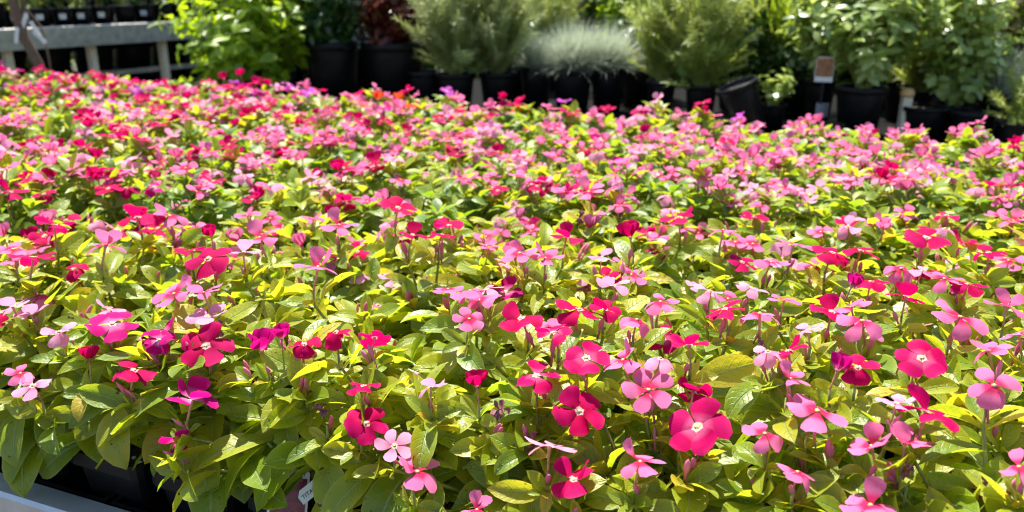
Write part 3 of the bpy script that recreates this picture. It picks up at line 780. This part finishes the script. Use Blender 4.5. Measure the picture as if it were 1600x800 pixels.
B_GREEN = plain_leaf_mat('mid green leaf', (0.06, 0.14, .012), (0.18, .28, .025), (.42, .62, .02), .36, .45)
B_DARK = plain_leaf_mat('dark green leaf', (0.015, 0.05, .012), (0.045, .10, .02), (.08, .20, .015), .3, .3)
B_RED = plain_leaf_mat('dark red leaf', (0.04, 0.008, .008), (0.13, .028, .015), (.40, .06, .02), .3, .35)
B_ROSE = plain_leaf_mat('grey green needle', (0.18, 0.23, .07), (0.34, .39, .15), (.62, .70, .20), .5, .42)
B_ROSE2 = plain_leaf_mat('olive green needle', (0.17, 0.24, .04), (0.34, .41, .09), (.66, .74, .11), .45, .42)
B_BLUE = plain_leaf_mat('blue grey grass blade', (0.26, 0.31, .22), (0.48, .53, .40), (.58, .64, .46), .5, .3)
B_PALE = plain_leaf_mat('pale green leaf', (0.10, 0.18, .03), (0.34, .43, .14), (.60, .72, .12), .33, .42, .7)
B_YG = plain_leaf_mat('yellow green blade', (0.10, 0.18, .012), (0.26, .34, .02), (.52, .62, .02), .4, .42)
B_OLIVE = plain_leaf_mat('dry olive leaf', (0.12, 0.12, .03), (0.30, .26, .07), (.45, .40, .08), .5, .35)
ZB = 0.72
def spot(px, tt, z): d = ray(px, 110); return Vector((d.x * tt, d.y * tt, z))
def bplant(px, tt, kind, mat, label, cat='potted plant', pr=.085, ph=.17, top=1.45, wid=.2, z=ZB, leaf=.045, n=(50, 16), name='potted_shrub', group='potted plants on the bench behind', low=None, sticker_mat=None):
    loc = spot(px, tt, z); e = empty(name, loc, rnd(0, 6.28)); tag(e, label, cat, group)
    if pr: pot_part(e, pr, ph)
    if sticker_mat: sticker(e, pr, ph, -math.pi / 2 - e.rotation_euler.z, .06, .055, ph * .25, sticker_mat)
    mb = MB(); base = Vector((0, 0, ph * .9)); H = top - z
    lo = ph * .85 if low is None else low - z
    c = Vector((0, 0, (H + lo) / 2)); rad = Vector((wid, wid, (H - lo) / 2))
    if kind == 'leafy': crown(mb, base, c, rad, n[0], n[1], leaf, leaf * .5, POINT_W)
    elif kind == 'round': crown(mb, base, c, rad, n[0], n[1], leaf, leaf * .72, LEAF_W, el=(-.3, .6))
    elif kind == 'needle': crown(mb, base, c, rad, n[0], n[1], leaf, .0042, NEEDLE_W, nl=2, nw=1, curl=(-.2, .3), el=(.3, .9), stem_r=.002, tstart=.2, inner=.3)
    elif kind == 'fescue': tuft(mb, base, n[0], leaf, (.42, 1.55), .0024, droop=(-.2, 1.3), segs=4)
    elif kind == 'blade': tuft(mb, base, n[0], leaf, (.95, 1.52), .008, droop=(.1, 1.1))
    mb.build('crown', [mat, M_STEM], e)
    return e

# display bench behind the bed
db = empty('back_bench', uv2w(.9, 3.8, 0)); tag(db, 'low dark bench behind the bed holding rows of black pots', 'bench')
for nm, lo, hi, mt in (('bench_top', (-1.6, 3.14, ZB - .03), (2.95, 4.6, ZB - .004), M_MESH), ('front_rail', (-1.6, 3.105, ZB - .11), (2.95, 3.138, ZB), M_GALV), ('back_rail', (-1.6, 4.602, ZB - .11), (2.95, 4.635, ZB), M_MESH)):
    mb = MB(); mb.box(lo, hi, M=BM); bpart(nm, mb, mt, db)
for ul in (-1.4, -.3, .8, 1.9, 2.8):
    for vl in (3.2, 4.5):
        mb = MB(); mb.box((ul, vl, 0), (ul + .05, vl + .05, ZB - .03), M=BM); bpart('leg', mb, M_GALV, db)
mb = MB(); mb.box((-1.6, 4.2, .05), (2.95, 4.22, ZB - .035), M=BM); bpart('shade_sheet', mb, M_MESH, db)  # dark sheet added under the bench to stand in for shade

random.seed(5)
# lime shrub whose leaves can be told apart: each leaf its own part
loc = spot(382, 3.66, ZB); shrub = empty('broadleaf_shrub', loc); tag(shrub, 'bright lime green broadleaf shrub beside the tall grey bench', 'shrub', 'potted plants on the bench behind')
pot_part(shrub, .11, .17)
LL = []
for k in range(6):
    mb = MB(); mb.add(*blade(1, rnd(.45, .58), POINT_W, 5, 4, curl=rnd(.3, 1.2), fold=rnd(.1, .35), twist=rnd(-.3, .3)), tint=k / 5); LL.append(mb.mesh('leaf', [B_LIME]))
mb = MB(); cnt = 0
for s in range(37):
    a = rnd(0, 6.28); q = rnd(-.75, 1); h_ = math.sqrt(1 - q * q) * rnd(.55, 1)
    tip = Vector((math.cos(a) * .32 * h_, math.sin(a) * .28 * h_, .34 + q * .31)); cv = shoot(Vector((rnd(-.02, .02), rnd(-.02, .02), .15)), tip, .45)
    mb.tube([cv(i / 4) for i in range(5)], [.004, .0035, .003, .002, .0015], 5)
    for k in range(8):
        t_ = lerp(.4, 1, k / 7); p = cv(t_); d = (cv(min(1, t_ + .02)) - cv(t_ - .04)).normalized(); an = k * 2.4 + rnd(-.4, .4); e_ = rnd(-.2, .6)
        dr = Vector((math.cos(an), math.sin(an), 0)) * math.cos(e_) + d * math.sin(e_)
        link('leaf', random.choice(LL), shrub, Matrix.Translation(p) @ frame_to(dr, (d + Vector((0, 0, .5))).normalized(), rnd(-.4, .4)) @ Matrix.Scale(rnd(.06, .095), 4))
mb.build('stem', [M_STEM], shrub)
mb = MB(); crown(mb, Vector((0, 0, .15)), Vector((0, 0, .34)), Vector((.33, .28, .33)), 75, 13, .07, .034, POINT_W); o = mb.build('inner_foliage', [B_LIME, M_STEM], shrub); o['kind'] = 'stuff'

bplant(448, 3.9, 'leafy', B_LIME, 'lime green leafy plant behind the broadleaf shrub', wid=.25, top=1.5, leaf=.07, n=(90, 14), low=.84)
bplant(520, 3.85, 'leafy', B_DARK, 'dark green leafy plant between lime shrub and red plant', wid=.2, top=1.46, leaf=.06, n=(85, 14), low=.90, pr=.13, ph=.29)
bplant(618, 3.8, 'round', B_RED, 'dark red leafed plant in a large black pot', wid=.18, top=1.45, leaf=.05, n=(85, 15), low=.93, pr=.14, ph=.29, name='red_leafed_plant')
bplant(560, 4.2, 'leafy', B_DARK, 'dark green plant half hidden behind the red plant', wid=.16, top=1.4, leaf=.05, n=(50, 12), low=.99, pr=.13, ph=.29)
bplant(712, 3.62, 'needle', B_ROSE, 'grey green rosemary bush right of the red plant', wid=.25, top=1.5, leaf=.036, n=(170, 80), low=.82, name='rosemary_bush')
bplant(778, 3.66, 'needle', B_ROSE, 'tall grey green rosemary bush left of the blue grass', wid=.25, top=1.52, leaf=.036, n=(170, 80), low=.84, name='rosemary_bush')
bplant(850, 4.45, 'needle', B_ROSE2, 'olive rosemary bush rising behind the blue grass', wid=.26, top=1.55, leaf=.034, n=(120, 70), low=.92, name='rosemary_bush')
bplant(838, 3.72, 'fescue', B_BLUE, 'smaller blue grey fescue clump in black pot', wid=.2, leaf=.19, n=(1300, 0), pr=.075, ph=.19, name='fescue_clump', cat='grass plant')
bplant(895, 3.62, 'fescue', B_BLUE, 'widest blue grey fescue clump at centre of back row', wid=.2, leaf=.24, n=(1900, 0), pr=.09, ph=.19, name='fescue_clump', cat='grass plant')
bplant(950, 3.66, 'fescue', B_BLUE, 'blue grey fescue clump with blades trailing toward the olive bush', wid=.2, leaf=.23, n=(1700, 0), pr=.08, ph=.19, name='fescue_clump', cat='grass plant')
bplant(985, 4.15, 'leafy', B_LIME, 'vivid green leafy plant behind the fescue clumps', wid=.22, top=1.5, leaf=.06, n=(90, 16), low=.86)
bplant(1035, 3.5, 'needle', B_ROSE2, 'olive green bushy plant in pot right of the fescue', wid=.18, top=1.45, leaf=.034, n=(130, 65), low=.84, pr=.062, ph=.15, name='rosemary_bush')
bplant(1098, 3.35, 'needle', B_ROSE2, 'fuller olive green bush left of the tilted pot', wid=.23, top=1.5, leaf=.034, n=(170, 70), low=.83, pr=.066, ph=.15, name='rosemary_bush')
bplant(1150, 3.75, 'leafy', B_GREEN, 'mid green leafy plant behind the tilted pot', wid=.2, top=1.5, leaf=.055, n=(90, 16), low=.86)
bplant(1215, 3.7, 'blade', B_YG, 'yellow green strap leafed plant behind the tilted pot', leaf=.58, n=(260, 0), pr=.10, ph=.17, name='strap_leafed_plant', cat='grass plant')
bplant(1215, 3.15, 'round', B_PALE, 'low sprig of pale leaves between tilted pot and labelled pot', wid=.09, top=.97, leaf=.035, n=(16, 7), low=.84, pr=.05, ph=.10)
bplant(1285, 3.2, 'leafy', B_PALE, 'pale leafed plant in narrow black pot with grey sticker', wid=.17, top=1.42, leaf=.055, n=(60, 13), low=.98, pr=.058, ph=.19, sticker_mat=M_GREYL)
bplant(1350, 3.0, 'leafy', B_PALE, 'glossy pale leafed bush in the large black pot', wid=.25, top=1.46, leaf=.06, n=(85, 15), low=.95, pr=.09, ph=.185)
bplant(1395, 3.75, 'leafy', B_LIME, 'mid green shrub behind the large black pot', wid=.26, top=1.5, leaf=.055, n=(100, 16), low=.86)
bplant(1445, 3.25, 'needle', B_ROSE2, 'feathery olive plant right of the large black pot', wid=.19, top=1.36, leaf=.034, n=(130, 55), low=.84, pr=.07, ph=.14, name='feathery_plant')
bplant(1500, 3.0, 'round', B_PALE, 'pale yellow green plant with rounded leaves near the right edge', wid=.22, top=1.42, leaf=.046, n=(95, 16), low=.84, pr=.08, ph=.12)
bplant(1575, 2.95, 'fescue', B_BLUE, 'blue grey fescue clump at the right edge of the photo', leaf=.20, n=(900, 0), pr=.075, ph=.17, name='fescue_clump', cat='grass plant')
bplant(1610, 2.72, 'needle', B_ROSE2, 'low feathery green plant at the far right below the fescue', wid=.12, top=1.0, leaf=.03, n=(40, 40), low=.80, pr=.07, ph=.12, z=.70, name='feathery_plant')
bplant(1560, 3.6, 'leafy', B_OLIVE, 'dry olive shrub in the upper right corner', wid=.28, top=1.5, leaf=.045, n=(110, 17), low=.9)
bplant(1660, 3.3, 'leafy', B_GREEN, 'mid green shrub just past the right edge', wid=.2, top=1.45, leaf=.05, n=(45, 14), low=.9)
# dark leafed plants in black pots, shaded between the others
for k, (px, tt, r, h, lab) in enumerate((        (805, 4.0, .09, .18, 'dark leafed plant wedged between rosemary and smaller fescue'), (1000, 3.85, .09, .17, 'dark leafed plant behind the gap right of the fescue'),
        (1420, 3.4, .09, .17, 'dark leafed plant behind the wooden stake'), (1180, 3.6, .09, .17, 'dark leafed plant behind the tilted pot'), (1245, 3.5, .09, .17, 'dark leafed plant behind the stickered pot'))):
    bplant(px, tt, 'leafy', B_DARK, lab, wid=.13, top=1.08 if px < 700 else 1.2, leaf=.045, n=(34, 11), low=.84, pr=r, ph=h)
for k, (px, tt, r, h, lab) in enumerate(((665, 3.7, .08, .17, 'black pot between the red plant and the rosemary bushes'),
        (1455, 2.95, .085, .12, 'short black pot right of the wooden stake'), (1535, 2.85, .08, .115, 'short black pot below the right fescue'))):
    e = empty('nursery_pot', spot(px, tt, ZB)); pot_part(e, r, h); tag(e, lab, 'pot', 'empty black pots on the back bench')
e = empty('tilted_pot', spot(1182, 3.0, ZB + .022)); e.rotation_euler = (0, R(-22), 0); pot_part(e, .074, .185); tag(e, 'tilted empty black pot leaning left on the back bench', 'pot', 'empty black pots on the back bench')
# upturned tray rim, stake and picture card
e = empty('pot_saucer', spot(1290, 2.92, ZB)); mb = MB(); mb.lathe([(.001, .0), (.075, .0), (.085, .05), (.094, .055), (.094, .06), (.080, .06), (.07, .006)], 24); mb.build('dish', [M_POT], e); tag(e, 'shiny rimmed black dish in front of the stickered pot', 'dish')
e = empty('wooden_stake', spot(1423, 2.95, ZB)); mb = MB(); mb.box((-.016, -.014, 0), (.016, .014, .15)); mb.build('post', [M_CREAM], e, smooth=False); mb = MB(); mb.lathe([(.001, .0), (.022, .004), (.026, .018), (.018, .032), (.001, .036)], 10); o = mb.build('cap', [solid_mat('tan cap', (.55, .33, .14), .7)], e); o.location = (0, 0, .148); tag(e, 'short pale wooden stake with tan cap right of the large pot', 'stake')
p = at(1286, 128, 3.02)
card('picture_label', p, facing(p, .1), 0, .062, .088, 'orange picture label with white foot in the stickered pot', [('pic', (-.029, .018, .029, .084, M_ORANGE))], stake=.08)

# ------------------------------------------------------------------ pots on the far left bench, bare tree
for k, (px, off, r, h, st_, lab) in enumerate(((22, .16, .062, .12, None, 'black pot on tall bench behind the bare tree'), (60, .18, .05, .085, M_CARD, 'black pot with dim label right of the bare tree'), (88, .12, .052, .09, M_CARD, 'second labelled black pot from left on tall bench'), (122, .11, .052, .09, M_CARD, 'labelled black pot with bright sticker on tall bench'), (150, .11, .052, .09, M_CARD, 'labelled black pot right of the bright sticker'),
        (184, .12, .055, .095, M_CARD, 'labelled black pot in the middle of tall bench'), (222, .13, .055, .095, None, 'unlabelled black pot on tall bench'), (250, .12, .058, .1, M_GREYL, 'black pot with grey sticker near the lime shrub'), (282, .14, .055, .1, None, 'last black pot on tall bench before the lime shrub'), (318, .13, .055, .1, None, 'black pot on tall bench behind the lime shrub'))):
    # front edge point seen at px, stepped back by off
    d = ray(px, 40); tt = None
    a = d.x * dv.y - d.y * dv.x; tt = (E1.x * dv.y - E1.y * dv.x) / a
    q = Vector((d.x * tt, d.y * tt, FZ - .008)) + du * off
    e = empty('potted_seedling', q); pot_part(e, r, h); tag(e, lab, 'potted plant', 'pots on the tall bench')
    mb = MB(); crown(mb, Vector((0, 0, h * .9)), Vector((0, 0, h + .11)), Vector((.085, .085, .11)), 14, 9, .045, .02, POINT_W, stem_r=.002); mb.build('crown', [random.choice([B_GREEN, B_DARK, B_ROSE2]), M_STEM], e)
    if st_: sticker(e, r, h, math.atan2(-q.y, -q.x), .036, .026, h * .42, st_)
for k in range(26):          # lower-shelf black pots added as a dark backdrop; leafy pots at back of top
    low = k < 14; kk = k if low else k - 14
    q = FM @ Vector((-1.0 + kk * (.25 if low else .28), .42 if low else .55, .73 if low else FZ - .008))
    e = empty('shelf_pot', q); pot_part(e, .11 if low else .085, .21 if low else .14)
    tag(e, f'{ORD[kk]} black pot from the left, added to darken the lower shelf' if low else f'{ORD[kk]} leafy pot from the left in the back row of the tall bench', 'pot' if low else 'potted plant', 'pots added to darken the lower shelf' if low else 'back row of the tall bench')
    if not low:
        mb = MB(); crown(mb, Vector((0, 0, .13)), Vector((0, 0, .33)), Vector((.16, .16, .2)), 26, 10, .05, .024, POINT_W, stem_r=.003); mb.build('crown', [random.choice([B_GREEN, B_DARK]), M_STEM], e)
# bare young tree with tied labels
tb = spot(47, 3.45, 0); tree = empty('bare_tree', tb); tag(tree, 'bare brown young tree with tied white tags at the left edge', 'tree')
pot_part(tree, .14, .27)
mb = MB()
def zat(py, tt=3.45): return (CAM + ray(47, py) * tt).z
mb.tube([(.07, 0, .24), (.05, 0, .6), (.035, .01, zat(100)), (.0, .0, zat(60)), (-.02, 0, zat(20)), (-.01, 0, 1.5), (.02, 0, 1.8)], [.022, .021, .019, .021, .020, .016, .012], 8)
mb.tube([(-.03, .02, .5), (.02, .02, zat(110)), (-.01, .02, zat(60)), (.01, .02, zat(10)), (.06, .02, 1.7)], [.012, .010, .010, .011, .006], 6)
mb.build('trunk', [M_WOOD], tree)
mb = MB(); mb.tube([(.10, .0, .26), (.085, 0, zat(80)), (.075, 0, zat(40)), (.02, 0, zat(8)), (-.08, 0, 1.75)], [.004, .004, .004, .0035, .002], 5); mb.build('branch', [M_WOOD], tree)
mb = MB(); crown(mb, Vector((0, 0, 1.3)), Vector((0, 0, 1.72)), Vector((.35, .3, .35)), 26, 9, .05, .025, POINT_W); mb.build('crown', [B_LIME, M_STEM], tree)
for (px, py, dx, ang) in ((38, 32, -.02, 25), (26, 55, -.02, 15), (62, 58, .02, -40), (55, 45, .02, -25)):
    p = at(px, py, 3.38) - tb
    mb = MB(); mb.box((-.008, -.0006, -.032), (.008, .0006, .032)); mb.build('tied_tag', [M_CARD], tree, smooth=False, M=Matrix.Translation(p) @ Matrix.Rotation(R(ang), 4, 'Y'))

# ------------------------------------------------------------------ taller shrubs growing behind everything
random.seed(77)
back = [(330, 6.3, B_GREEN, .5), (470, 6.0, B_DARK, .5), (560, 5.8, B_DARK, .5), (680, 5.7, B_GREEN, .45), (790, 5.9, B_ROSE2, .45), (900, 5.4, B_GREEN, .42), (1010, 5.3, B_LIME, .4), (1110, 5.0, B_GREEN, .4), (1210, 4.9, B_LIME, .4), (1310, 4.7, B_GREEN, .4), (1410, 4.5, B_GREEN, .38), (1500, 4.4, B_OLIVE, .38), (1600, 4.2, B_OLIVE, .38), (1700, 4.2, B_GREEN, .4),
        (200, 7.0, B_DARK, .55), (60, 7.2, B_GREEN, .55), (-60, 7.0, B_DARK, .5),
        (400, 7.6, B_DARK, .6), (620, 7.2, B_DARK, .6), (740, 7.0, B_DARK, .6), (850, 6.8, B_DARK, .55), (960, 6.5, B_DARK, .55), (1060, 6.3, B_DARK, .5), (1160, 6.0, B_DARK, .5), (1260, 5.8, B_DARK, .5), (1460, 5.6, B_DARK, .5)]
for k, (px, tt, mt, wd) in enumerate(back):
    where = ['behind the lime shrub', 'behind the dark leafy plant', 'behind the red plant', 'behind the left rosemary', 'behind the tall rosemary', 'behind the blue fescue', 'behind the vivid green plant', 'behind the olive bush', 'behind the strap leaves', 'behind the stickered pot', 'behind the large black pot', 'upper right, left of the corner', 'in the upper right corner', 'past the right edge', 'behind the tall grey bench', 'behind the bare tree', 'past the left edge', 'far behind the lime shrub', 'far behind the red plant', 'far behind the left rosemary', 'far behind the tall rosemary', 'far behind the blue fescue', 'far behind the vivid green plant', 'far behind the tilted pot', 'far behind the strap leaves', 'far behind the large black pot'][k]
    e = empty('garden_shrub', spot(px, tt, 0)); tag(e, f'tall blurred {"olive" if mt is B_OLIVE else "dark green" if mt is B_DARK else "lime green" if mt is B_LIME else "green"} shrub {where}', 'shrub', 'tall shrubs at the back')
    mb = MB(); crown(mb, Vector((0, 0, .05)), Vector((0, 0, 1.12)), Vector((wd, wd * .8, .85)), 190, 17, .085, .046, POINT_W, stem_r=.006, tstart=.25, inner=.3); mb.build('crown', [mt, M_WOOD], e)
